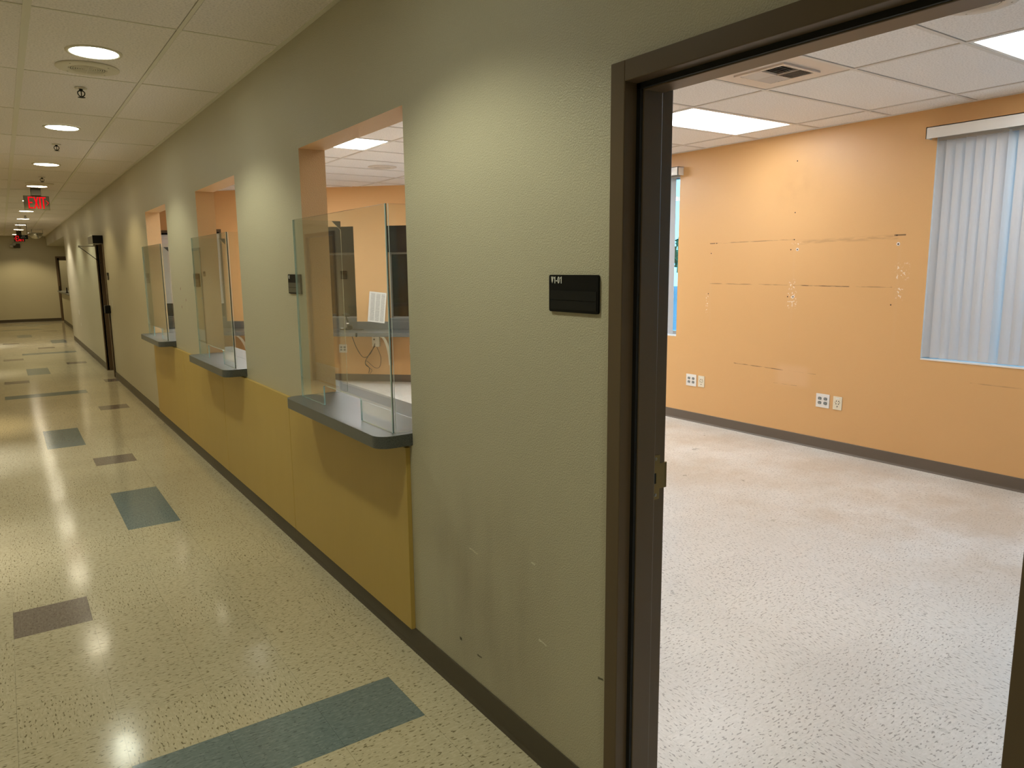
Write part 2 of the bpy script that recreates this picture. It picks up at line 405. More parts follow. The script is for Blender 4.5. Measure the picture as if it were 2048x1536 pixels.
def glyph_text(txt, size, depth=.0006):
    """narrow sans lettering from strokes; x right, y up, extruded in z"""
    bm = bmesh.new(); x = 0.0; H = size * .72; t = H * .17; w = H * .52
    for ch in txt:
        if ch == 'V':
            prism(bm, [(x, H), (x + t, H), (x + w * .5 + t * .5, 0), (x + w * .5 - t * .5, 0)], 0, depth); prism(bm, [(x + w - t, H), (x + w, H), (x + w * .5 + t * .5, 0), (x + w * .5 - t * .5, 0)], 0, depth); x += w + t * .7
        elif ch == '1':
            prism(bm, [(x + t * 1.1, 0), (x + t * 2.1, 0), (x + t * 2.1, H), (x + t * 1.3, H), (x + t * 1.1, H * .88)], 0, depth); prism(bm, [(x, H * .70), (x + t * 1.2, H * .78), (x + t * 1.2, H * .93), (x, H * .84)], 0, depth); x += t * 2.1 + t * .9
        elif ch == '-':
            prism(bm, [(x, H * .30), (x + t * 1.6, H * .30), (x + t * 1.6, H * .45), (x, H * .45)], 0, depth); x += t * 2.3
        elif ch == '0':
            n = 20; o = []; i_ = []
            for k in range(n):
                a = 2 * PI * k / n; o.append((x + w / 2 + w / 2 * math.cos(a), H / 2 + H / 2 * math.sin(a))); i_.append((x + w / 2 + (w / 2 - t) * math.cos(a), H / 2 + (H / 2 - t * .8) * math.sin(a)))
            for k in range(n): prism(bm, [o[k], o[(k + 1) % n], i_[(k + 1) % n], i_[k]], 0, depth)
            x += w + t * .7
    me = bpy.data.meshes.new('lettering'); bmesh.ops.recalc_face_normals(bm, faces=bm.faces[:]); bm.to_mesh(me); bm.free(); return me

# ------------------------------------------------------------------ dimensions
XW, TW = 1.305, .1375          # corridor face of the service wall and its thickness
XL = -1.133; CZ = 2.74         # left corridor wall, ceiling height
XB = 5.80; YN = -1.6; YE = 28.5; YS = 20.3
OPEN = [(2.605, 3.785), (5.043, 6.21), (7.484, 8.63)]
HEAD = 2.215; CT = .95         # head of the service openings, counter top
D1 = (.432, 1.410, 0.0, 2.085); D2 = (12.66, 13.60, 0.0, 2.06)

# ------------------------------------------------------------------ walls
holes = [(a, b, .90, HEAD) for a, b in OPEN] + [(D1[0], D1[1], -.02, D1[3]), (D2[0], D2[1], -.02, D2[3])]
wr = grid_wall([YN, YS], [-.02, CZ + .03], holes, TW, lambda u, d, z: (XW + d, u, z), 'wall_right', [m_beige, m_orange, m_orange])
struct(wr, 'beige corridor wall with three service openings and a brown door frame', 'wall')
wl_ = grid_wall([YN, YE + .2], [-.02, CZ + .03], [(9.32, 10.34, -.02, 2.06), (17.2, 18.2, -.02, 2.06)], .14, lambda u, d, z: (XL - d, u, z), 'wall_left', [m_beige2, m_beige2, m_beige2])
struct(wl_, 'beige left corridor wall facing the service openings', 'wall')
we = grid_wall([XL - .14, 3.4], [-.02, CZ + .03], [(1.572, 2.50, -.02, 2.06)], .14, lambda u, d, z: (u, YE + d, z), 'wall_end', [m_beige2] * 3)
struct(we, 'beige end wall far down the corridor', 'wall')
struct(box('wall_near', XL - .14, XB + .2, YN - .14, YN, -.02, CZ + .03, m_beige2), 'wall behind the viewpoint closing corridor and office', 'wall')
WA = (-1.2, 2.84, .875, 2.545); WB = (5.36, 7.75, .875, 2.545)  # right window widened out of view to let in more sky light
wb = grid_wall([YN, 8.5], [-.02, CZ + .03], [WA, WB], .16, lambda u, d, z: (XB + d, u, z), 'wall_back', [m_orange_marked, m_white, m_white])
struct(wb, 'orange office wall with scuffs, screw holes and two windows with blinds', 'wall')
# 45 degree wall, built in a local frame: local x along the wall, local -y into the room
E45 = -PI / 4; O45 = (1.442, 14.08 - 1.442, 0)
W45 = [(.24, 1.786), (2.274, 3.828), (4.315, 5.866)]; W45Z = (.90, 2.20)
wa = grid_wall([-.15, 6.165], [-.02, CZ + .03], [(a, b, W45Z[0], W45Z[1]) for a, b in W45], .15, lambda u, d, z: (u, d, z), 'wall_angled', [m_orange, m_lobby, m_orange])
wa.location = O45; wa.rotation_euler = (0, 0, E45); struct(wa, 'orange angled office wall with three dark windows above a worktop', 'wall')

# alcove beyond the step at the far end
struct(box('wall_return', XW, 3.4, YS, YS + .14, -.02, CZ + .03, m_beige2), 'short return wall where the corridor widens', 'wall')
struct(box('wall_alcove', 3.26, 3.4, YS + .14, YE, -.02, CZ + .03, m_beige2), 'rear wall of the alcove behind the far counter', 'wall')
struct(box('trim_1', XW, 3.26, YS + .14, YE, 2.43, CZ + .03, m_beige2), 'dropped soffit over the far counter alcove', 'soffit')
hw = box('wall_half', 1.54, 1.66, YS + .14, 27.55, -.02, .97, m_beige2); struct(hw, 'half wall under the far counter', 'wall')
rm = bmesh.new(); bx(rm, 1.2, 3.4, 30.4, 30.5, 0, 2.6); bx(rm, 1.2, 1.3, YE + .14, 30.4, 0, 2.6); bx(rm, 3.3, 3.4, YE + .14, 30.4, 0, 2.6); bx(rm, 1.2, 3.4, YE + .14, 30.5, 2.6, 2.7)
struct(finish('wall_beyond', rm, m_beige2), 'pale walls of the space seen through the far doorway', 'wall')
# lobby behind the angled windows
lb = bmesh.new()
bx(lb, -.2, 6.3, 2.4, 2.5, -.02, 2.8); bx(lb, -.3, -.2, .15, 2.5, -.02, 2.8); bx(lb, 6.2, 6.3, .15, 2.5, -.02, 2.8); bx(lb, -.3, 6.3, .15, 2.5, 2.75, 2.85)
lo = finish('wall_lobby', lb, m_lobby); lo.location = O45; lo.rotation_euler = (0, 0, E45); struct(lo, 'dim lobby behind the dark office windows', 'wall')

# ------------------------------------------------------------------ floors
TX, TY, FX0, FY0 = .3063, .311, .198, 2.2
def tile_mesh(w, h, g=.00035):
    bm = bmesh.new()
    v = bx(bm, -w / 2 + g, w / 2 - g, -h / 2 + g, h / 2 - g, -.0032, 0)
    me = bpy.data.meshes.new('floor_tile'); bmesh.ops.recalc_face_normals(bm, faces=bm.faces[:]); bm.to_mesh(me); bm.free(); return me
floor = box('floor', XL - .14, 3.4, YN, 30.5, -.06, -.003, m_grout); struct(floor, 'polished vinyl tile corridor floor, beige with blue and taupe accent tiles', 'floor')
accent = {}
for k in range(0, 3): accent[(k, 0)] = 'b'
accent[(-1, 5)] = 'g'
for r in (9, 10, 11): accent[(1, r)] = 'b'
accent[(1, 15)] = 'g'
for r in (18, 19, 20): accent[(0, r)] = 'b'
accent[(2, 24)] = 'g'
for k in (-1, 0, 1): accent[(k, 29)] = 'b'
accent[(-1, 34)] = 'g'; accent[(3, 32)] = 'g'
for r in (37, 38, 39): accent[(0, r)] = 'b'
accent[(2, 41)] = 'g'; accent[(-1, 45)] = 'g'
for k in (0, 1, 2): accent[(k, 48)] = 'b'
accent[(1, 52)] = 'g'; accent[(-1, 57)] = 'g'
for r in (56, 57, 58): accent[(2, r)] = 'b'
for r in (63, 64, 65): accent[(0, r)] = 'b'
accent[(2, 69)] = 'g'
for k in (-1, 0, 1): accent[(k, 72)] = 'b'
for k in (-1, 0, 1, 2): accent[(k, 79)] = 'b'
accent[(1, 77)] = 'b'
meshes = {}
def tmesh(kind, w, h):
    key = (kind, round(w, 4), round(h, 4))
    if key not in meshes:
        me = tile_mesh(w, h, .0002 if kind == 'o' else .00035); me.materials.append({'n': m_vct, 'b': m_vct_blue, 'g': m_vct_grey, 'o': m_vct_o}[kind]); meshes[key] = me
    return meshes[key]
far = bmesh.new(); ntile = 0
for r in range(-12, 91):
    for k in range(-5, 12):
        x0 = max(FX0 + TX * k, XL); x1 = FX0 + TX * (k + 1); y0 = FY0 + TY * r; y1 = y0 + TY
        lim = 1.45 if y0 < YS else 3.3
        if k >= 4 and y0 < YS - .2: continue
        x1 = min(x1, lim)
        if y1 > 30.4 or x1 - x0 < .02: continue
        kind = accent.get((k, r), 'n')
        if kind != 'n' or (-2 <= k <= 3 and -1 <= r <= 38):
            q = random.choice((0, 1)) if kind == 'n' else (r % 2)
            w, h = x1 - x0, y1 - y0
            rot = PI / 2 * q
            o = bpy.data.objects.new('floor_tile', tmesh(kind, w if not q else h, h if not q else w)); COL.objects.link(o)
            o.parent = floor; o.location = ((x0 + x1) / 2, (y0 + y1) / 2, 0); o.rotation_euler = (0, 0, rot); ntile += 1
        else:
            bx(far, x0 + .0004, x1 - .0004, y0 + .0004, y1 - .0004, -.0032, 0)
fo = finish('floor_tiles', far, m_vct, floor); fo['kind'] = 'stuff'
floor2 = box('floor', XW + TW, XB + .1, YN, 12.8, -.06, -.003, m_grout); struct(floor2, 'worn pale vinyl tile floor of the empty office', 'floor')
OT = .305; far = bmesh.new()
for i in range(15):
    for j in range(-5, 34):
        x0 = XW + TW - .005 + OT * i + .0; y0 = 1.30 + OT * j; x1 = min(x0 + OT, XB + .05); y1 = y0 + OT
        if x0 > XB - .02 or y0 < YN: continue
        if (x0 + x1) / 2 + (y0 + y1) / 2 > 14.5: continue
        if -2 <= j <= 14 and y0 > 1.3 + .55 * (x0 - 6.6) - 1.0:
            o = bpy.data.objects.new('floor_tile', tmesh('o', x1 - x0, y1 - y0)); COL.objects.link(o)
            o.parent = floor2; o.location = ((x0 + x1) / 2, (y0 + y1) / 2, 0); o.rotation_euler = (0, 0, PI * random.choice((0, 1))) if x1 - x0 < OT - .01 else (0, 0, PI / 2 * random.choice((0, 1)))
        else: bx(far, x0 + .0004, x1 - .0004, y0 + .0004, y1 - .0004, -.0032, 0)
fo = finish('floor_tiles', far, m_vct_o, floor2); fo['kind'] = 'stuff'

# ------------------------------------------------------------------ ceilings
ceil = box('ceiling', XL - .14, XW + TW, YN, YE, CZ + .022, CZ + .10, m_slab); struct(ceil, 'suspended corridor ceiling of beige acoustic tiles', 'ceiling')
gx = [.205 + .61 * k for k in range(-2, 3)]; gx = [x for x in gx if XL < x < XW]
gy = [3.955 + 1.2205 * k for k in range(-4, 21)]; gy = [y for y in gy if YN < y < YE]
bm = bmesh.new()
for x in gx: bx(bm, x - (.016 if abs(x - .205) < .01 else .010), x + (.016 if abs(x - .205) < .01 else .010), YN, YE, CZ - .000, CZ + .012)
for y in gy: bx(bm, XL, XW, y - .006, y + .006, CZ + .001, CZ + .010)
bx(bm, XW - .022, XW, YN, YE, CZ - .002, CZ + .004); bx(bm, XL, XL + .022, YN, YE, CZ - .002, CZ + .004)
finish('ceiling_grid', bm, m_grid, ceil)
xs = [XL] + gx + [XW]; ys = [YN] + gy + [YE]; cm = {}
def ctile(parent, xa, xb, ya, yb, m, gapx=.0130, gapy=.0090, tilt=0):
    key = (round(xb - xa, 3), round(yb - ya, 3), m.name)
    if key not in cm:
        b = bmesh.new(); w, h = (xb - xa) / 2 - gapx, (yb - ya) / 2 - gapy; bx(b, -w, w, -h, h, 0, .015)
        me = bpy.data.meshes.new('ceiling_tile'); bmesh.ops.recalc_face_normals(b, faces=b.faces[:]); b.to_mesh(me); b.free(); me.materials.append(m); cm[key] = me
    o = bpy.data.objects.new('ceiling_tile', cm[key]); COL.objects.link(o); o.parent = parent; o.location = ((xa + xb) / 2, (ya + yb) / 2, CZ + .002 + random.uniform(0, .0012)); return o
for i in range(len(xs) - 1):
    for j in range(len(ys) - 1): ctile(ceil, xs[i], xs[i + 1], ys[j], ys[j + 1], m_ctile)
ceil2 = box('ceiling', XW + TW, XB + .2, YN, 13.0, CZ + .022, CZ + .10, m_slab); struct(ceil2, 'suspended office ceiling of white acoustic tiles with light panels', 'ceiling')
ox = [1.805, 3.025, 4.245, 5.465]; oy = [3.20 + .61 * k for k in range(-7, 16)]; oy = [y for y in oy if YN < y < 12.5]
TROFF = [(4.245, 1.37), (4.245, 3.81), (4.245, 6.25), (1.805, 1.37), (1.805, 6.25), (1.805, 8.69)]
bm = bmesh.new()
for x in ox: bx(bm, x - .012, x + .012, YN, min(12.6, 14.06 - x), CZ - .002, CZ + .012)
for y in oy: bx(bm, XW + TW, min(XB, 14.06 - y), y - .012, y + .012, CZ - .0021, CZ + .012)
bx(bm, 3.635 - .012, 3.635 + .012, 2.59, 3.20, CZ - .002, CZ + .012)
bx(bm, XB - .022, XB, YN, 8.3, CZ - .003, CZ + .004); bx(bm, XW + TW, XW + TW + .022, YN, 12.6, CZ - .003, CZ + .004)
finish('ceiling_grid', bm, m_grid_o, ceil2)
xs2 = [XW + TW] + ox + [XB]; ys2 = [YN] + oy + [12.8]
for i in range(len(xs2) - 1):
    for j in range(len(ys2) - 1):
        xa, xb, ya, yb = xs2[i], xs2[i + 1], ys2[j], ys2[j + 1]
        if any(abs(xa - t[0]) < .02 and abs(ya - t[1]) < .02 for t in TROFF): continue
        if xa + ya > 14.0: continue
        if abs(xa - 3.025) < .02 and abs(ya - 2.59) < .02:
            ctile(ceil2, 3.025, 3.635, ya, yb, m_ctile_o, .0155, .0155); continue
        ctile(ceil2, xa, xb, ya, yb, m_ctile_o, .0155, .0155)

# ------------------------------------------------------------------ baseboards
def cove(name, P, L, m, label):
    """cove base along local x of length L; profile sticks out to -y"""
    bm = bmesh.new(); pts = [(0, 0), (-.014, 0), (-.013, .003), (-.0075, .012), (-.006, .02), (-.006, .096), (-.004, .10), (0, .10)]
    prism(bm, pts, 0, L, 'x'); o = finish(name, bm, m); o.matrix_world = P; return struct(o, label, 'baseboard')
def place(x, y, a): return Matrix.Translation((x, y, 0)) @ Matrix.Rotation(a, 4, 'Z')
# local x -> world -y, local -y -> world -x   (rotation -90)
cove('baseboard_right', place(XW, 12.61, -PI / 2), 12.61 - 1.427, m_base, 'dark brown cove base along the service wall')
cove('baseboard_right', place(XW, YS, -PI / 2), YS - 13.65, m_base, 'dark brown cove base beyond the second doorway')
cove('baseboard_end', place(XL, YE, 0), 1.52 - XL, m_base, 'dark brown cove base on the corridor end wall')
cove('baseboard_left', place(XL, YN, PI / 2), 9.27 - YN, m_base, 'dark cove base on the left corridor wall')
cove('baseboard_half', place(1.54, 27.55, -PI / 2), 27.55 - YS - .14, m_base, 'dark cove base under the far half wall')
cove('baseboard_back', place(XB, 8.29, -PI / 2), 8.29 - YN, m_base_office, 'grey brown cove base under the office windows')
cove('baseboard_angled', place(O45[0], O45[1], E45), 6.163, m_base_office, 'grey brown cove base along the angled office wall')

# ------------------------------------------------------------------ wainscot of yellow panels
ws = sempty('trim_2', 'yellow maple laminate wainscot under the service counters', 'paneling')
for a, b in [(2.632, 4.122), (4.126, 5.662), (5.666, 7.092), (7.096, 8.655)]:
    box('panel', 1.285, XW, a, b, .098, .888, m_panel, ws, .0015)

# ------------------------------------------------------------------ door frames
def door_frame(name, y0, y1, ztop, x_out, x_in, label, stop_strip=True, strike=False, m=m_frame):
    """y0,y1 outer edges of the frame along the wall; corridor face x_out, inner face x_in"""
    root = sempty(name, label, 'door frame'); f = .05; a, b = x_out, x_in
    s0, s1 = (a + .050, a + .116) if stop_strip else (a + .040, a + .100)
    def prof(sgn, e):
        q = lambda d: e - sgn * d
        return [(a, q(0)), (a, q(f)), (s0, q(f)), (s0, q(f + .016)), (s1, q(f + .016)), (s1, q(f)), (b, q(f)), (b, q(0)), (b - .0155, q(0)), (b - .0155, q(.017)), (a + .0165, q(.017)), (a + .0165, q(0))]
    for sgn, e in ((1, y1), (-1, y0)):
        bm = bmesh.new(); prism(bm, prof(sgn, e), 0, ztop, 'z'); finish('jamb', bm, m, root, bevel=.0022)
    bm = bmesh.new(); prism(bm, prof(1, ztop), y0 + f, y1 - f, 'y'); finish('head', bm, m, root, bevel=.0022)
    if stop_strip:
        bm = bmesh.new(); bx(bm, s0 - .009, s0 + .001, y1 - f - .013, y1 - f + .001, 0, ztop - f); bx(bm, s0 - .009, s0 + .001, y0 + f - .001, y0 + f + .013, 0, ztop - f)
        bx(bm, s0 - .009, s0 + .001, y0 + f, y1 - f, ztop - f - .013, ztop - f + .001); finish('stop_strip', bm, m_stop_strip, root)  # black strip along the corridor side of the stop
    return root, s0, s1
dr1, s0, s1 = door_frame('door_1', .399, 1.427, 2.10, 1.288, 1.458, 'dark brown metal door frame of the office, nearest the viewer')
st = bmesh.new(); yj = 1.377
# strike plate: ears with screws, wider tongue, latch hole left open
for z0, z1, xa, xb in [(.973, 1.002, 1.407, 1.437), (1.002, 1.018, 1.407, 1.4605), (1.018, 1.048, 1.424, 1.4605), (1.048, 1.074, 1.407, 1.4605), (1.074, 1.098, 1.407, 1.437)]:
    bx(st, xa, xb, yj - .002, yj, z0, z1)
bx(st, 1.4585, 1.464, yj - .002, yj + .012, 1.002, 1.074)
sp_ = finish('strike_plate', st, m_strike, dr1)
sp_['label'] = 'tarnished metal strike plate with a latch hole'
box('latch_hole', 1.4075, 1.424, yj - .0012, yj - .0002, 1.018, 1.048, m_dark, sp_)
for z in (.986, 1.088):
    b = bmesh.new(); lathe(b, [(.0045, 0), (.0045, .0012), (.003, .0018)], 12); o = finish('screw', b, m_screw, sp_); o.location = (1.421, yj - .002, z); o.rotation_euler = (PI / 2, 0, 0)
dr2, _, _ = door_frame('door_2', 12.61, 13.65, 2.10, 1.288, 1.458, 'dark brown door and frame of the second doorway down the service wall', False)
lf = box('door_leaf', 1.390, 1.435, 12.662, 13.598, .008, 2.047, m_frame, dr2, .002)
box('kick_plate', 1.3885, 1.390, 12.75, 13.55, .03, .25, m_strike, lf)
def xdoor():
    root = sempty('door_3', 'brown door frame in the far end wall behind the half wall', 'door frame'); f = .05
    y0 = YE - .02
    for xa, xb in ((1.52, 1.622), (2.45, 2.55)):
        b = bmesh.new(); bx(b, xa, xb - (.05 if xa < 2 else 0), y0, YE + .16, 0, 2.105); bx(b, xa + (.03 if xa < 2 else 0), xb, YE + .04, YE + .11, 0, 2.105); finish('jamb', b, m_frame, root, bevel=.002)
    b = bmesh.new(); bx(b, 1.57, 2.45, y0, YE + .16, 2.055, 2.105); bx(b, 1.57, 2.45, YE + .04, YE + .11, 1.975, 2.06); finish('head', b, m_frame, root, bevel=.002)
xdoor()
m_maple = mat('maple_door', (.42, .27, .09), .4); nt = NT(m_maple)
nt.color(nt.mix(nt.noise(nt.coords('Object', (40, 40, 1.5)), 1.5, 4), (.46, .30, .10), (.34, .20, .06)))
for nm, a, b in (('door_4', 9.27, 10.39), ('door_5', 17.15, 18.25)):
    root = sempty(nm, 'maple door in a brown frame on the left corridor wall', 'door')
    for ya, yb in ((a, a + .05), (b - .05, b)): box('jamb', XL - .15, XL + .017, ya, yb, 0, 2.10, m_frame, root, .002)
    box('head', XL - .15, XL + .017, a + .05, b - .05, 2.05, 2.10, m_frame, root, .002)
    lf = box('door_leaf', XL - .075, XL - .03, a + .053, b - .053, .008, 2.047, m_maple, root, .002)
    box('kick_plate', XL - .03, XL - .028, a + .08, b - .08, .03, .28, m_alum, lf)
    box('handle', XL - .03, XL + .03, a + .10, a + .13, .98, 1.02, m_alum, lf, .004)

# ------------------------------------------------------------------ exterior windows and blinds
def window(name, w, label):
    y0, y1, z0, z1 = w; root = sempty(name, label, 'window')
    b = bmesh.new(); t = .045; xa, xb = XB + .10, XB + .15
    bx(b, xa, xb, y0, y0 + t, z0, z1); bx(b, xa, xb, y1 - t, y1, z0, z1); bx(b, xa, xb, y0, y1, z0, z0 + t); bx(b, xa, xb, y0, y1, z1 - t, z1)
    ym = (y0 + y1) / 2; bx(b, xa, xb, ym - t / 2, ym + t / 2, z0, z1); finish('window_frame', b, m_alum, root)
    for a, c in ((y0 + t, ym - t / 2), (ym + t / 2, y1 - t)): box('pane', XB + .12, XB + .126, a, c, z0 + t, z1 - t, m_winglass, root)
    box('window_sill', XB - .004, XB + .10, y0 + .002, y1 - .002, z0 - .002, z0 + .008, m_white, root)
window('window_1', WA, 'large office window at right behind vertical blinds, widened out of view for daylight')
window('window_2', WB, 'office window seen as a bright sliver beside the door jamb')
def blinds(w, label, ang, special, sp, y_off=0.0):
    y0, y1, z0, z1 = w; root = thing('vertical_blind', label, 'blinds', (XB, (y0 + y1) / 2, z0))
    yc = (y0 + y1) / 2
    b = bmesh.new(); L = (y1 - y0) / 2 + .045
    bx(b, -.085, -.078, -L, L, 1.640, 1.722); bx(b, -.085, .0, -L, -L + .006, 1.640, 1.722); bx(b, -.085, .0, L - .006, L, 1.640, 1.722); bx(b, -.085, 0, -L, L, 1.716, 1.722)
    finish('valance', b, m_white, root)
    b = bmesh.new(); bx(b, .018, .048, -(y1 - y0) / 2 + .004, (y1 - y0) / 2 - .004, 1.628, 1.662); finish('head_rail', b, m_alum, root)
    n = int((y1 - y0 - .05) / sp); base = None
    prof = bmesh.new(); N = 8; Wd = .089; pts = []
    for i in range(N + 1):
        t = -Wd / 2 + Wd * i / N; pts.append((t, .008 * (1 - (2 * t / Wd) ** 2)))
    lo = [(p[0], p[1]) for p in pts] + [(p[0], p[1] - .0009) for p in pts[::-1]]
    prism(prof, [(q[1], q[0]) for q in lo], .016, 1.640, 'z')
    src = finish('slat', prof, m_slat, root)
    for i in range(n):
        yy = (y1 - .034 - sp * i) - yc + y_off
        o = src if i == 0 else child_copy(src, (0, 0, 0), root)
        a = ang + special.get(i, 0) + random.uniform(-.05, .05)
        o.location = (.033, yy, random.uniform(-.001, .001)); o.rotation_euler = (0, 0, a)
blinds(WA, 'white vertical blind over the right office window, slats out of view opened for daylight', .34, {6: -.12, 7: .55, **{i: 1.0 for i in range(12, 80)}}, .0672)  # first slats closed; those out of view opened to add daylight
blinds(WB, 'white vertical blind with opened slats beside the brown door jamb', .95, {}, .0672)
# outside
struct(box('ground', 5.98, 60, -30, 45, -.35, -.15, m_ground), 'asphalt ground outside the windows', 'ground')
m_leaf = mat('foliage', (.10, .20, .07), .7); m_bark = mat('bark', (.12, .09, .06), .9)
for i, (x, y, h) in enumerate([(31, 27.5, 3.6), (40, 33.5, 5.0), (36, 35.5, 3.4)]):
    t = thing('tree', ['nearest small tree outside beyond the window sliver', 'taller tree outside, second beyond the window sliver', 'far tree outside, third beyond the window sliver'][i], 'tree', (x, y, -.15))
    b = bmesh.new(); tube(b, [(0, 0, 0), (.05, 0, h * .3), (0, .06, h * .6)], [.14, .1, .05]); finish('trunk', b, m_bark, t)
    b = bmesh.new()
    for k in range(420):
        u = Vector((random.gauss(0, 1), random.gauss(0, 1), random.gauss(0, 1))).normalized() * (random.random() ** .4)
        c = Vector((u.x * h * .32, u.y * h * .32, h * .66 + u.z * h * .34)); n_ = Vector((random.gauss(0, 1), random.gauss(0, 1), random.gauss(0, 1))).normalized(); a_ = n_.orthogonal() * .16; b_ = n_.cross(a_)
        b.faces.new([b.verts.new(c + q) for q in (a_, b_, -a_, -b_)])
    o = finish('crown', b, m_leaf, t); o['kind'] = 'stuff'

# ------------------------------------------------------------------ windows in the angled wall
def win45(name, a, b, label, blind):
    root = sempty(name, label, 'window'); root.location = O45; root.rotation_euler = (0, 0, E45); z0, z1 = W45Z
    zt = z1 - .002 if blind else 1.838
    if not blind: box('shutter_hood', a + .002, b - .002, .02, .145, 1.838, z1 - .002, m_shutter, root, .003)
    bm = bmesh.new(); t = .03
    for q in ((a, a + t, z0, zt), (b - t, b, z0, zt), (a, b, z0, z0 + t), (a, b, zt - t, zt)): bx(bm, q[0], q[1], .085, .115, q[2], q[3])
    finish('window_frame', bm, m_bronze, root)
    box('pane', a + t, b - t, .097, .103, z0 + t, zt - t, m_tint, root)
    box('window_sill', a + .002, b - .002, -.015, .085, z0 - .04, z0 + .012, m_counter, root, .003)
    if blind:
        box('roller_shade', a + .01, b - .04, .05, .054, 1.12, zt - .06, m_white, root); box('shade_roll', a + .01, b - .04, .03, .075, zt - .12, zt - .06, m_white, root, .015); box('top_frame', a + .002, b - .002, .0, .08, zt - .035, zt, m_frame, root); box('side_frame', b - .032, b - .002, 0, .08, z0 + .014, zt - .036, m_frame, root)
    return root
win45('window_3', *W45[0], 'angled wall window with a white shade, seen through the far opening', True)
win45('window_4', *W45[1], 'dark angled wall window left of the taped notice', False)
win45('window_5', *W45[2], 'dark angled wall window right of the taped notice', False)

# ------------------------------------------------------------------ service counters and glass guards
ORD = ['nearest', 'middle', 'farthest']
def rounded(x0, y0, y1, r, xb, n=8):
    """outline: front edge at x0 between y0,y1 with rounded corners, straight back at xb"""
    pts = [(xb, y0)]
    for i in range(n + 1):
        a = PI / 2 * i / n; pts.append((x0 + r - r * math.sin(a), y0 + r - r * math.cos(a)))
    for i in range(n + 1):
        a = PI / 2 * i / n; pts.append((x0 + r - r * math.cos(a), y1 - r + r * math.sin(a)))
    pts.append((xb, y1)); return pts
for k, (a, b) in enumerate(OPEN):
    t = thing('service_counter', ['dark grey laminate counter ledge with rounded corners, nearest of three', 'dark grey laminate counter ledge in the middle service opening', 'dark grey laminate counter ledge in the farthest service opening'][k], 'counter', (XW, a, .90), 0, 'service counters')
    L = b - a; bm = bmesh.new()
    prism(bm, rounded(-.148, .004, L - .004, .062, .1375), 0, .05)
    finish('ledge', bm, m_counter, t, bevel=.0012)
    bm = bmesh.new(); bx(bm, .1377, .300, -.32, L + .42, 0, .05); finish('inner_shelf', bm, m_counter, t, bevel=.002)
    # glass guard
    ya, yb = a + .040, b - .040
    g = thing('glass_guard', ['clear glass screen on the nearest counter, widest in view', 'clear glass screen on the middle counter', 'clear glass screen on the farthest counter'][k], 'glass screen', (1.24, ya, CT + .0015), 0, 'glass screens')
    H = .904; G = yb - ya; n1, n2, nh, rr = G - .325 - .45, G - .325, .098, .012
    outline = [(0.0081, 0)]
    outline += [(n1, 0)]
    for i in range(5): t_ = PI / 2 * i / 4; outline.append((n1 + rr - rr * math.cos(t_), nh - rr + rr * math.sin(t_)))
    for i in range(5): t_ = PI / 2 * i / 4; outline.append((n2 - rr + rr * math.sin(t_), nh - rr + rr * math.cos(t_)))
    outline += [(n2, 0), (G, 0), (G, H), (0.0081, H)]
    bm = bmesh.new()
    fs = prism(bm, outline, 0, .0075, 'x', 1); fs[0].material_index = 0; fs[1].material_index = 0
    finish('front_pane', bm, [m_glass, m_gedge], g)
    for yy in (0.0, G - .0075):
        bm = bmesh.new(); x0 = .0082 if yy else .0; L2 = .252
        pts = [(x0, 0), (L2, 0), (L2, H - .046), (L2 - .046, H), (x0, H)]
        fs = prism(bm, pts, yy, yy + .0075, 'y', 1); fs[0].material_index = 0; fs[1].material_index = 0
        p = finish('side_pane', bm, [m_glass, m_gedge], g)
        bm = bmesh.new(); prism(bm, [(L2, H - .046), (L2, H), (L2 - .046, H)], yy + .0008, yy + .0067, 'y'); finish('corner_clip', bm, m_black2, p)
    # bonded joint at the near front corner
    bm = bmesh.new(); bx(bm, .0003, .0072, .0076, .0080, 0, H); finish('corner_joint', bm, m_seal, g)
    bm = bmesh.new(); bx(bm, -.0004, -.0001, .0084, .0112, 0, H); bx(bm, .0086, .0112, -.0004, -.0001, 0, H); finish('polished_edge', bm, m_polish, g)

# ------------------------------------------------------------------ wall signs
def sign(label, y_hi, z_hi, w, h, txt, inserts, xw=XW, size=.016, tsc=.8, face=-1, grp=None):
    t = thing('room_sign', label, 'sign', (xw, y_hi - w / 2, z_hi - h), 0, grp)
    def plate(x0, x1, ya, yb, za, zb, m, nm, par, r=.006):
        bm = bmesh.new(); pts = []
        for (cx, cz, a0) in ((yb - r, zb - r, 0), (ya + r, zb - r, PI / 2), (ya + r, za + r, PI), (yb - r, za + r, 3 * PI / 2)):
            for i in range(4): q = a0 + PI / 2 * i / 3; pts.append((cx + r * math.cos(q), cz + r * math.sin(q)))
        prism(bm, pts, x0, x1, 'x'); return finish(nm, bm, m, par)
    f = face
    plate(*sorted((f * .0005, f * .007)), -w / 2, w / 2, 0, h, m_black, 'backplate', t)
    for i, (fa, fb) in enumerate(((.33, .57), (.07, .31))):
        plate(*sorted((f * .007, f * .0082)), -w / 2 + .006, w / 2 - .008, h * fa, h * fb, inserts, 'insert', t, .001)
    if txt:
        me = glyph_text(txt, size * 1.08); o = bpy.data.objects.new('lettering', me); COL.objects.link(o); me.materials.append(m_white); o.parent = t
        # local x of the text -> world -y, up -> z, facing -x
        o.matrix_local = Matrix(((0, 0, -1, -.0074), (-tsc, 0, 0, w / 2 - .011), (0, 1, 0, h - .024), (0, 0, 0, 1)))
    return t
sign('black room sign reading V1-01 beside the brown door frame', 1.691, 1.586, .213, .104, 'V1-01', m_black2, size=.0245, tsc=.98)
sign('black sign with grey inserts left of the nearest glass screen', 4.046, 1.582, .205, .104, '01', m_signgrey, size=.0245, tsc=.98)
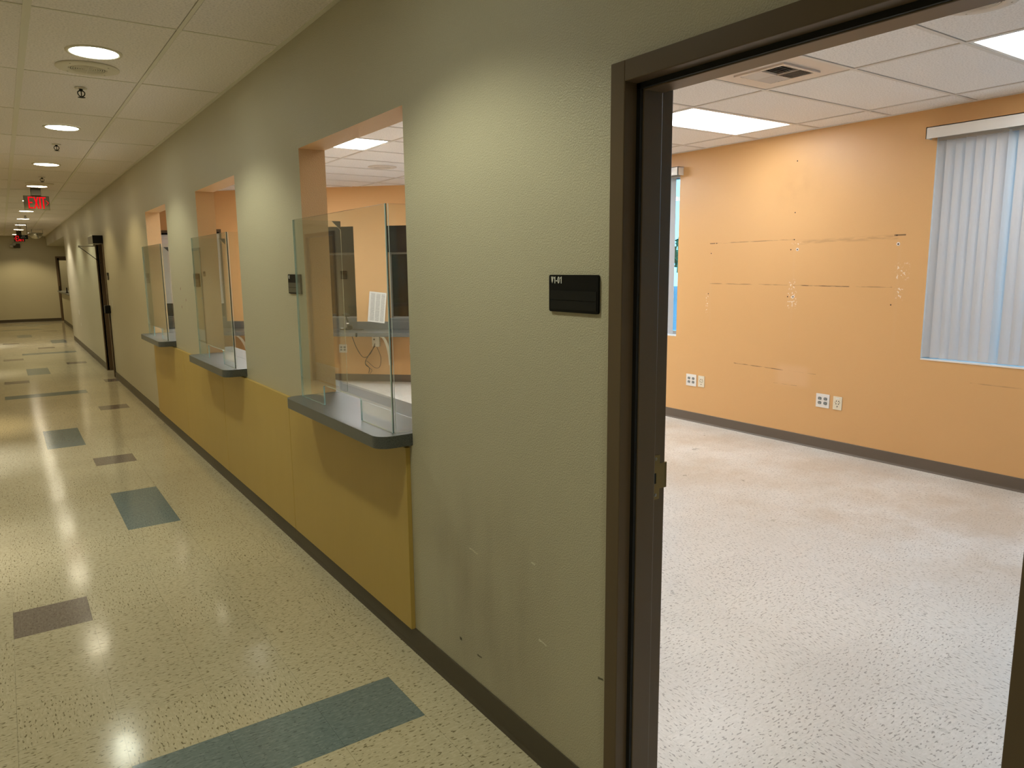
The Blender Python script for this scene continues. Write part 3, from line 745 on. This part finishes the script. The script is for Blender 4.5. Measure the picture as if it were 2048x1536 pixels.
sign('black sign with grey inserts left of the middle glass screen', 6.472, 1.582, .205, .104, None, m_signgrey)
sign('black sign with grey inserts left of the farthest glass screen', 8.90, 1.582, .205, .104, None, m_signgrey)
sign('small black sign on the near side of the second doorway', 12.49, 1.588, .2, .104, None, m_signgrey)
def rsign(y, z, label):
    t = sign(label, y, z, .2, .104, None, m_signgrey, xw=XL, face=1); return t
rsign(9.12, 1.585, 'black sign beside the nearer maple door on the left wall')
rsign(17.0, 1.585, 'black sign beside the farther maple door on the left wall')

# ------------------------------------------------------------------ corridor lights
ordn = ['first', 'second', 'third', 'fourth', 'fifth', 'sixth', 'seventh', 'eighth', 'ninth', 'tenth', 'eleventh', 'twelfth']
ring_src = lens_src = None
def downlight(y, x, col, k, label, grp, cone=124, blend=.42):
    global ring_src
    t = thing('downlight', label, 'ceiling light', (x, y, CZ), 0, grp)
    if ring_src is None:
        bm = bmesh.new(); lathe(bm, [(.112, .002), (.114, -.004), (.122, -.006), (.132, -.004), (.134, .002)], 40, cap=False); ring_src = finish('trim_ring', bm, m_spk, t, True)
        bm = bmesh.new(); lathe(bm, [(.113, -.0005), (.113, -.0030), (.06, -.0040), (.001, -.0042)], 40); downlight.cool = finish('lens', bm, m_lens_cool, t)
        downlight.warm = downlight.cool.data.copy(); downlight.warm.materials[0] = m_lens_warm
        ln = downlight.cool
    else:
        child_copy(ring_src, (0, 0, 0), t); ln = child_copy(downlight.cool, (0, 0, 0), t)
    if col is not COOL or y > 8: ln.data = downlight.warm
    ld = bpy.data.lights.new('downlight_lamp', 'SPOT'); ld.energy = DL_POWER * k; ld.color = col; ld.spot_size = math.radians(cone); ld.spot_blend = blend; ld.shadow_soft_size = .06
    lo = bpy.data.objects.new('downlight_lamp', ld); COL.objects.link(lo); lo.parent = t; lo.location = (0, 0, -.012)
for i, (y, x, col, k) in enumerate(DOWNLIGHTS):
    lab = {2: 'bright round downlight just before the near speaker grille', 3: 'round downlight between the two nearest sprinkler heads'}.get(i, None)
    if lab is None: lab = ('round downlight overhead behind the viewpoint, %s' % ordn[i]) if i < 2 else ('round recessed corridor downlight, %s counted from the speaker grille' % ordn[i - 2])
    downlight(y, x, col, k, lab, 'corridor downlights')
for i, (y, x, col, k) in enumerate(LEFT_LIGHTS):
    downlight(y, x, col, k, 'round downlight beside the left corridor wall, %s from the near end' % ordn[i], 'left row downlights', 46, .9)
# unseen lamps added to light the far alcove and the space beyond
for (x, y, z, e, nm, lab) in [(2.2, 26.4, 2.43, 26, 'downlight', 'unseen downlight added in the soffit to light the far counter'), (2.2, 29.5, 2.6, 30, 'downlight', 'unseen downlight added to light the space beyond the far doorway')]:
    t = thing('downlight', lab, 'ceiling light', (x, y, z)); child_copy(ring_src, (0, 0, 0), t); q = child_copy(downlight.cool, (0, 0, 0), t); q.data = downlight.warm
    ld = bpy.data.lights.new('downlight_lamp', 'SPOT'); ld.energy = e; ld.color = WARM; ld.spot_size = math.radians(150); ld.spot_blend = .3; ld.shadow_soft_size = .08
    lo = bpy.data.objects.new('downlight_lamp', ld); COL.objects.link(lo); lo.parent = t; lo.location = (0, 0, -.012)

# ceiling speakers
m_spk_o = mat('office_speaker_grille', (.66, .60, .52), .55)
def speaker(x, y, m, label, z=CZ, r=.16):
    t = thing('ceiling_speaker', label, 'speaker', (x, y, z))
    bm = bmesh.new(); lathe(bm, [(r, .001), (r, -.003), (r * .93, -.007), (r * .62, -.009), (r * .60, -.006)], 40, cap=False); finish('rim', bm, m, t, True)
    bm = bmesh.new(); lathe(bm, [(r * .61, -.004), (.001, -.004)], 32, cap=False); finish('backing', bm, m_dark, t)
    bm = bmesh.new()
    for q in range(1, 9):
        rr = r * .60 * q / 8.4; lathe(bm, [(rr - .0032, -.0045), (rr - .0026, -.0075), (rr + .0026, -.0075), (rr + .0032, -.0045)], 32, cap=False)
    for q in range(4):
        a = PI * q / 4; bm2 = bx(bm, -r * .59, r * .59, -.0015, .0015, -.0078, -.0046)
        bmesh.ops.rotate(bm, cent=(0, 0, 0), matrix=Matrix.Rotation(a, 3, 'Z'), verts=bm2)
    finish('grille', bm, m, t)
    for q in range(4):
        b = bmesh.new(); lathe(b, [(.005, -.009), (.004, -.0105)], 10); o = finish('screw', b, m_screw, t); a = PI / 4 + q * PI / 2; o.location = (r * .82 * math.cos(a), r * .82 * math.sin(a), .002)
speaker(.517, 4.94, m_spk, 'round perforated speaker grille next to the nearest corridor downlight')
speaker(.53, 11.55, m_spk, 'round speaker grille on the ceiling above the near exit sign')
speaker(3.66, 1.66, m_spk_o, 'round ceiling speaker at the top edge above the door head')
speaker(3.66, 7.85, m_spk_o, 'round ceiling speaker seen through the nearest service opening')
# sprinklers
def sprinkler(x, y, label):
    t = thing('sprinkler', label, 'sprinkler', (x, y, CZ), 0, 'corridor sprinklers')
    bm = bmesh.new(); lathe(bm, [(.036, 0), (.034, -.005), (.014, -.007), (.012, -.001)], 20, cap=False); finish('escutcheon', bm, m_spk, t)
    bm = bmesh.new(); lathe(bm, [(.010, 0), (.010, -.018), (.006, -.020)], 12)
    for s in (-1, 1): tube(bm, spline([(s * .008, 0, -.016), (s * .019, 0, -.026), (s * .016, 0, -.042), (s * .003, 0, -.052)], 4), .0032, 6)
    tube(bm, [(0, 0, -.02), (0, 0, -.056)], .0028, 6); finish('body', bm, m_black2, t)
    bm = bmesh.new(); lathe(bm, [(.004, -.054), (.021, -.055), (.021, -.057), (.004, -.058)], 16); finish('deflector', bm, m_black2, t)
for i, y in enumerate([5.48, 7.95, 10.75, 18.1, 22.9]):
    sprinkler(.525, y, ['nearest sprinkler head, just past the speaker grille', 'second sprinkler head, between the second and third downlights', 'third sprinkler head, before the near exit sign', 'small sprinkler head past the near exit sign', 'tiny sprinkler head near the hanging black sign'][i])

# ------------------------------------------------------------------ exit signs
m_exit_body = mat('exit_sign_body', (.055, .047, .025), .5, .2); 
def letters(bm, s, x, H, w, th, ch):
    """block letters in x,z ; extruded in y 0..th"""
    t = w * .26
    def q(a, b, c, d): bx(bm, x + a, x + b, 0, th, c, d)
    if ch == 'E': q(0, t, 0, H); q(t, w, 0, t); q(t, w, H - t, H); q(t, w * .85, H / 2 - t / 2, H / 2 + t / 2)
    if ch == 'I': q(0, t, 0, H)
    if ch == 'T': q(w / 2 - t / 2, w / 2 + t / 2, 0, H - t); q(0, w, H - t, H)
    if ch == 'X':
        prism(bm, [(x, 0), (x + t, 0), (x + w, H), (x + w - t, H)], 0, th, 'y'); prism(bm, [(x + w - t, 0), (x + w, 0), (x + t, H), (x, H)], 0, th, 'y')
    if ch in '<>':
        m = H * .5; hh = H * .22; t2 = t * .75; d = 1 if ch == '>' else -1; xs_ = x if d > 0 else x + w
        prism(bm, [(xs_, m - hh), (xs_ + d * (w - t2), m), (xs_, m + hh), (xs_ + d * t2, m + hh), (xs_ + d * w, m), (xs_ + d * t2, m - hh)], 0, th, 'y')
def exit_sign(x, y, z, w, h, seq, label):
    t = thing('exit_sign', label, 'exit sign', (x, y, z))
    box('housing', -w / 2, w / 2, 0, .03, 0, h, m_exit_body, t, .003)
    box('canopy', -.06, .06, -.03, .05, h, CZ - z, m_exit_body, t, .003)
    bm = bmesh.new()
    for ch, px, pw in seq: letters(bm, ch, -w / 2 + px * w, h * .84, pw * w, .004, ch)
    o = finish('lettering', bm, m_exit_red, t); o.location = (0, -.004, h * .08)
exit_sign(.505, 12.2, 2.455, .30, .185, [('E', .17, .19), ('X', .38, .20), ('I', .60, .22), ('T', .66, .20), ('>', .85, .12)], 'glowing red EXIT sign with right arrow hanging in the corridor')
exit_sign(.53, 25.0, 2.45, .26, .17, [('<', .03, .12), ('E', .18, .19), ('X', .39, .20), ('I', .61, .22), ('T', .72, .20)], 'far red EXIT sign with left arrow, partly behind the black hanging sign')
# black hanging sign
t = thing('hanging_sign', 'small black sign hung on two rods before the far exit sign', 'sign', (.528, 21.0, 2.377))
box('panel', -.09, .09, 0, .015, 0, .095, m_black, t, .002)
bm = bmesh.new()
for s in (-.08, .08): tube(bm, [(s, .007, .095), (s, .007, CZ - 2.377)], .004, 6)
finish('rod', bm, m_black2, t)
bm = bmesh.new()
for x0, x1, z in [(-.03, -.012, .062), (-.008, .006, .062), (.010, .03, .062), (-.05, -.02, .03), (-.015, .02, .03), (.025, .05, .03)]: bx(bm, x0, x1, -.001, 0, z, z + (.012 if z > .05 else .006))
finish('lettering', bm, m_metal_grey, t)
# convex mirror dome
t = thing('dome_mirror', 'silver convex mirror dome under the far corridor ceiling', 'mirror', (.885, 24.0, CZ))
bm = bmesh.new(); R = .17; lathe(bm, [(R * math.cos(a), -.10 - R * math.sin(a) * .85) for a in [PI / 2 * i / 10 for i in range(10)]] + [(.002, -.10 - R * .85)], 32, cap=False); finish('dome', bm, m_mirror, t, True)
bm = bmesh.new(); lathe(bm, [(R * 1.0, -.085), (R * 1.05, -.09), (R * 1.05, -.105), (R * 1.0, -.11)], 32, cap=False); finish('rim', bm, m_metal_grey, t, True)
bm = bmesh.new()
for a in (0, 2.1, 4.2): tube(bm, [(R * math.cos(a), R * math.sin(a), -.09), (R * math.cos(a), R * math.sin(a), 0)], .005, 6)
finish('bracket', bm, m_metal_grey, t)
# emergency light
t = thing('emergency_light', 'beige twin head emergency light high on the end wall', 'emergency light', (.46, YE, 2.40))
box('battery_case', -.04, .14, -.07, -.001, -.03, .10, m_exit_body, t, .006)
for s, x in ((0, -.09), (1, -.02)):
    bm = bmesh.new(); lathe(bm, [(.012, .04), (.045, .02), (.05, -.02), (.046, -.03), (.001, -.026)], 18); o = finish('lamp_head', bm, m_metal_grey, t, True); o.location = (x, -.10, .03 + .06 * s); o.rotation_euler = (-.9, 0, 0)
bm = bmesh.new(); tube(bm, [(-.09, -.08, .04), (-.02, -.05, .06), (.0, -.05, .06)], .008, 6); finish('arm', bm, m_metal_grey, t)

# ------------------------------------------------------------------ far counter
t = thing('far_counter', 'long pale grey counter top on the half wall at the far end', 'counter', (1.60, 24, .97)); box('slab', -.16, .18, -3.5, 3.6, .001, .045, m_far, t, .004)
for y, lab in ((27.2, 'small black holder at the end of the far counter'), (24.2, 'small black holder nearer on the far counter')):
    t = thing('pen_holder', lab, 'holder', (1.49, y, 1.0155)); box('base', -.03, .03, -.05, .05, 0, .02, m_black, t, .003)
    box('back', -.012, .012, -.045, .045, .02, .15, m_black, t, .004)

# ------------------------------------------------------------------ second doorway hardware
t = thing('door_operator', 'grey automatic door operator above the second doorway', 'door operator', (XW, 12.60, 2.02))
box('casing', -.135, -.001, .004, .72, 0, .115, m_metal_grey, t, .006); box('end_cap', -.136, -.0005, 0, .004, -.001, .116, m_black, t)
bm = bmesh.new(); tube(bm, [(-.09, .35, 0), (-.09, .35, -.035)], .014, 10); tube(bm, [(-.09, .35, -.03), (-.28, .50, -.032)], .010, 8); tube(bm, [(-.28, .50, -.02), (-.28, .50, -.05)], .014, 10)
finish('elbow', bm, m_metal_grey, t)
bm = bmesh.new(); tube(bm, [(-.28, .50, -.04), (-.15, .62, -.14), (.03, .85, -.28)], .005, 8); finish('rod', bm, m_black2, t)
t = thing('card_reader', 'black reader box beside the second doorway at hand height', 'card reader', (XW, 12.50, .985))
box('casing', -.075, -.0005, -.05, .05, 0, .12, m_black, t, .008); box('side_plate', -.076, -.02, .05, .053, .01, .11, m_metal_grey, t)
bm = bmesh.new(); tube(bm, [(-.008, 0, .004), (-.008, .01, -.4), (-.008, .02, -.90)], .005, 6); finish('cable', bm, m_dark, t)

# ------------------------------------------------------------------ office fittings
for i, (x, y) in enumerate(TROFF):
    lab = ['flat light panel at the top right corner of the office ceiling', 'flat light panel seen just right of the door jamb', 'flat light panel farther back near the second window', 'flat light panel just inside the office door', 'flat light panel seen through the nearest service opening', 'flat light panel near the angled wall'][i]
    t = thing('light_panel', lab, 'ceiling light', (x + .61, y + .305, CZ), 0, 'office light panels')
    bm = bmesh.new()
    for q in ((-.598, .598, -.293, -.273), (-.598, .598, .273, .293), (-.598, -.578, -.273, .273), (.578, .598, -.273, .273)): bx(bm, q[0], q[1], q[2], q[3], 0, .02)
    finish('frame', bm, m_white, t); box('diffuser', -.578, .578, -.273, .273, .006, .010, m_troffer if y < 5 else m_troffer_boost, t)
# four way air diffuser in a plain panel
t = thing('air_diffuser', 'white four way air diffuser in a plain ceiling panel', 'air vent', (3.94, 2.895, CZ))
m_vent = mat('vent_enamel', (.66, .60, .55), .4)
box('panel', -.29, .29, -.29, .29, .001, .006, m_vent, t)
bm = bmesh.new()
for q in ((-.175, .175, -.175, -.150), (-.175, .175, .150, .175), (-.175, -.150, -.150, .150), (.150, .175, -.150, .150)): bx(bm, q[0], q[1], q[2], q[3], -.010, .001)
finish('frame', bm, m_vent, t)
box('throat', -.15, .15, -.15, .15, -.0005, .0005, m_dark, t)
bm = bmesh.new()
for qx, qy, horiz, sgn in ((-1, -1, True, 1), (1, -1, False, -1), (1, 1, True, 1), (-1, 1, False, -1)):
    for i in range(6):
        o_ = .012 + i * .023
        def P(u, v, z): return (qx * u, qy * v, z)
        d = .019
        if horiz: quad = [P(.004, o_, -.003), P(.148, o_, -.003), P(.148, o_ + d, -.013), P(.004, o_ + d, -.013)] if sgn > 0 else [P(.004, o_, -.013), P(.148, o_, -.013), P(.148, o_ + d, -.003), P(.004, o_ + d, -.003)]
        else: quad = [P(o_, .004, -.003), P(o_, .148, -.003), P(o_ + d, .148, -.013), P(o_ + d, .004, -.013)] if sgn > 0 else [P(o_, .004, -.013), P(o_, .148, -.013), P(o_ + d, .148, -.003), P(o_ + d, .004, -.003)]
        vs = [bm.verts.new(p) for p in quad]; f = bm.faces.new(vs); r_ = bmesh.ops.extrude_face_region(bm, geom=[f])
        bmesh.ops.translate(bm, vec=(0, 0, .0012), verts=[v for v in r_['geom'] if isinstance(v, bmesh.types.BMVert)])
bx(bm, -.15, .15, -.004, .004, -.012, -.001); bx(bm, -.004, .004, -.15, .15, -.012, -.001)
finish('louvers', bm, m_vent, t)

def outlet(loc, rotz, quad, label, w, h, m_plate, grp=None):
    """plate in local x,z facing -y; loc is plate centre at the wall surface"""
    t = thing('outlet', label, 'outlet', loc, rotz, grp)
    box('cover_plate', -w / 2, w / 2, -.006, -.0003, -h / 2, h / 2, m_plate, t, .0018)
    if quad:
        for x in (-w * .21, w * .21):
            for z in (-.019, .019):
                bm = bmesh.new(); pts = [(.0165 * math.cos(a), max(-.0125, min(.0125, .0165 * math.sin(a)))) for a in [2 * PI * i / 20 for i in range(20)]]
                prism(bm, pts, -.0085, -.004, 'y'); r = finish('receptacle', bm, m_grey_face, t); r.location = (x, 0, z)
                bm = bmesh.new(); bx(bm, -.007, -.0045, -.0088, -.0084, -.002, .007); bx(bm, .0045, .007, -.0088, -.0084, -.001, .006); bx(bm, -.002, .002, -.0088, -.0084, -.009, -.005); s = finish('slot', bm, m_white, r)
    else:
        bm = bmesh.new()
        for x, z in ((-.010, .018), (.012, .018), (-.012, -.006), (.011, -.006)): bx(bm, x - .004, x + .004, -.0065, -.0058, z - .004, z + .004)
        for x, z in ((-.02, .006), (.02, .006)): bx(bm, x - .003, x + .003, -.0065, -.0058, z - .003, z + .003)
        bx(bm, -.004, .004, -.0065, -.0058, -.034, -.025); finish('jack', bm, m_dark, t)
        box('label_strip', -.016, .016, -.0066, -.0058, .036, .046, m_white, t)
R_BACK = -PI / 2    # local -y -> world -x
outlet((XB, 5.132, .435), R_BACK, True, 'white four socket outlet near the door jamb, left pair', .135, .122, m_white, 'quad outlets')
outlet((XB, 4.998, .436), R_BACK, False, 'ivory data outlet near the door jamb, left pair', .082, .115, m_ivory, 'data outlets')
outlet((XB, 3.637, .433), R_BACK, True, 'white four socket outlet below the patched wall, right pair', .128, .120, m_white, 'quad outlets')
outlet((XB, 3.498, .431), R_BACK, False, 'ivory data outlet below the patched wall, right pair', .082, .115, m_ivory, 'data outlets')
def L45(s, d, z): return (O45[0] + s * .70711 - d * .70711, O45[1] - s * .70711 - d * .70711, z)
outlet(L45((3.985 - 1.442) * 1.4142, 0, .47), E45, True, 'white outlet on the angled wall left of the hanging cables', .12, .12, m_white)
outlet(L45((4.74 - 1.442) * 1.4142, 0, .47), E45, True, 'white outlet on the angled wall right of the support bracket', .12, .12, m_white)
# screw holes left on the orange wall
hole_src = anchor_src = None
holes_ = [(4.008, 2.499, 0), (4.0, 1.827, 0), (4.03, 1.74, 0), (3.965, 1.74, 1), (3.075, 1.76, 1), (4.925, 1.725, 0), (4.945, 1.33, 0), (4.04, 1.325, 0), (3.985, 1.325, 1), (3.10, 1.285, 0), (3.09, 1.828, 0), (4.86, 1.822, 0), (4.005, 2.06, 0)]
for i, (y, z, k) in enumerate(holes_):
    bm = bmesh.new(); lathe(bm, [(.0055, 0), (.0045, .0008), (.001, .0008)], 12); h_ = finish('screw_hole', bm, m_dark, wb); h_.matrix_world = Matrix.Translation((XB - .0012, y, z)) @ Matrix.Rotation(-PI / 2, 4, 'Y')
    if k:
        bm = bmesh.new(); lathe(bm, [(.007, 0), (.014, 0), (.012, .0016), (.008, .0016)], 16, cap=False); h_ = finish('screw_anchor', bm, m_white, wb); h_.matrix_world = Matrix.Translation((XB, y, z)) @ Matrix.Rotation(-PI / 2, 4, 'Y')

# worktop on the angled wall
t = thing('worktop', 'long grey worktop with backsplash along the angled office wall', 'worktop', O45, E45)
bm = bmesh.new(); prism(bm, [(.02, -.001), (.64, -.62), (6.05, -.62), (6.05, -.001)], .703, .755); finish('top', bm, m_counter, t, bevel=.003)
box('backsplash', .03, 6.05, -.020, -.001, .755, .862, m_counter, t, .002)
sx = lambda x: (x - 1.442) * 1.4142
def bracket(s, label):
    t = thing('support_bracket', label, 'bracket', L45(s, 0, .25), E45)
    pts = [(-.001, 0), (-.05, 0)] + [(-.05 - .40 * (1 - math.cos(a)), .45 * math.sin(a)) for a in [PI / 2 * i / 10 for i in range(1, 11)]] + [(-.001, .45)]
    bm = bmesh.new(); prism(bm, [(p[0], p[1]) for p in pts], -.02, .02, 'x'); finish('plate', bm, m_orange, t)
    bm = bmesh.new(); c = [(-.05 - .402 * (1 - math.cos(a)), .448 * math.sin(a)) for a in [PI / 2 * i / 10 for i in range(0, 11)]]
    c2 = [(p[0] - .006, p[1] - .006) for p in c[::-1]]; prism(bm, c + c2, -.021, .021, 'x'); finish('edge_band', bm, m_ivory, t)
bracket(sx(4.50), 'curved bracket under the worktop right of the cables'); bracket(sx(2.95), 'curved bracket under the worktop seen through the middle opening')
# wall raceway box with socket
t = thing('outlet_box', 'ivory surface box with plug under the worktop', 'outlet', L45(sx(4.35), 0, .58), E45)
box('case', -.055, .055, -.045, -.0005, -.075, .11, m_ivory, t, .004)
for z in (.03, .075):
    bm = bmesh.new(); lathe(bm, [(.012, 0), (.012, .002)], 14); o = finish('socket', bm, m_dark, t); o.location = (-.02, -.0452, z); o.rotation_euler = (PI / 2, 0, 0)
# microphone
t = thing('desk_microphone', 'black desk microphone on the grey worktop', 'microphone', L45(sx(4.085), .16, .755), E45)
bm = bmesh.new(); lathe(bm, [(.062, 0), (.062, .014), (.05, .024), (.02, .03)], 20); o = finish('base', bm, m_black, t); o.location = (-.03, 0, .0005); o.scale = (1.25, .8, 1)
bm = bmesh.new(); lathe(bm, [(.034, -.02), (.034, .02), (.02, .024)], 18); o = finish('knob', bm, m_black2, t); o.location = (.055, -.02, .036); o.rotation_euler = (PI / 2, 0, 0)
bm = bmesh.new(); tube(bm, spline([(.02, 0, .02), (.022, 0, .09), (.005, 0, .15), (-.01, 0, .20)], 5), [.020] * 5 + [.013] * 6 + [.011] * 5); finish('stem', bm, m_black, t)
bm = bmesh.new(); lathe(bm, [(.008, -.06), (.022, -.05), (.026, 0), (.022, .05), (.008, .06)], 16); o = finish('head', bm, m_black2, t, True); o.location = (-.01, 0, .215); o.rotation_euler = (0, PI / 2 + .25, 0)
box('label_plate', .005, .038, -.024, -.019, .085, .10, m_white, t); box('button', -.075, -.035, -.045, -.02, .022, .028, m_white, t)
t0 = tag(finish('microphone_cable', (lambda b: (tube(b, spline([(.06, -.01, .010), (.14, -.06, .005), (.22, -.03, .004), (.24, .03, .004), (.15, .06, .004), (.08, .03, .006)], 5), .004, 6), b)[1])(bmesh.new()), m_cable), 'thin dark cable looped beside the desk microphone', 'cable')
t0.location = L45(sx(4.085), .16, .7555); t0.rotation_euler = (0, 0, E45)
t0 = tag(box('cable_grommet', -.011, .011, -.006, -.0003, -.032, .024, m_black), 'small black clip on the front edge of the worktop', 'clip'); t0.location = L45(sx(4.315), .62, .730); t0.rotation_euler = (0, 0, E45)
# cables hanging below
def cable(pts, label, r=.005):
    bm = bmesh.new(); tube(bm, spline([L45(sx(x), d, z) for x, d, z in pts], 6), r, 6); tag(finish('hanging_cable', bm, m_cable), label, 'cable')
cable([(4.17, .30, .70), (4.19, .20, .50), (4.235, .12, .36), (4.29, .06, .40), (4.345, .052, .55)], 'dark cable drooping from the worktop to the ivory box')
cable([(4.345, .05, .52), (4.29, .09, .40), (4.245, .10, .28), (4.275, .06, .20), (4.265, .05, .12)], 'thin cable trailing down from the ivory box to the base')
cable([(4.36, .04, .50), (4.40, .05, .36), (4.385, .05, .22), (4.33, .05, .205), (4.25, .06, .30), (4.24, .06, .24), (4.30, .05, .17), (4.275, .05, .11)], 'tangled thin cable looping below the ivory box', .0035)
# notice
bm = bmesh.new(); bx(bm, -.127, .127, -.0012, -.0002, 0, .43); t0 = tag(finish('notice', bm, m_print), 'printed table sheet taped crookedly on the orange angled wall', 'paper')
t0.location = L45(sx(4.358), .023, .852); t0.rotation_euler = (0, math.radians(6.2), E45)

# ------------------------------------------------------------------ unseen fill light added in the lobby behind the dark windows
ld = bpy.data.lights.new('lobby_fill', 'POINT'); ld.energy = 14; ld.color = (1, .95, .88); ld.shadow_soft_size = .15
lo = bpy.data.objects.new('lobby_fill', ld); COL.objects.link(lo); lo.location = L45(5.0, -1.4, 2.5)
print('floor tiles as parts', ntile)
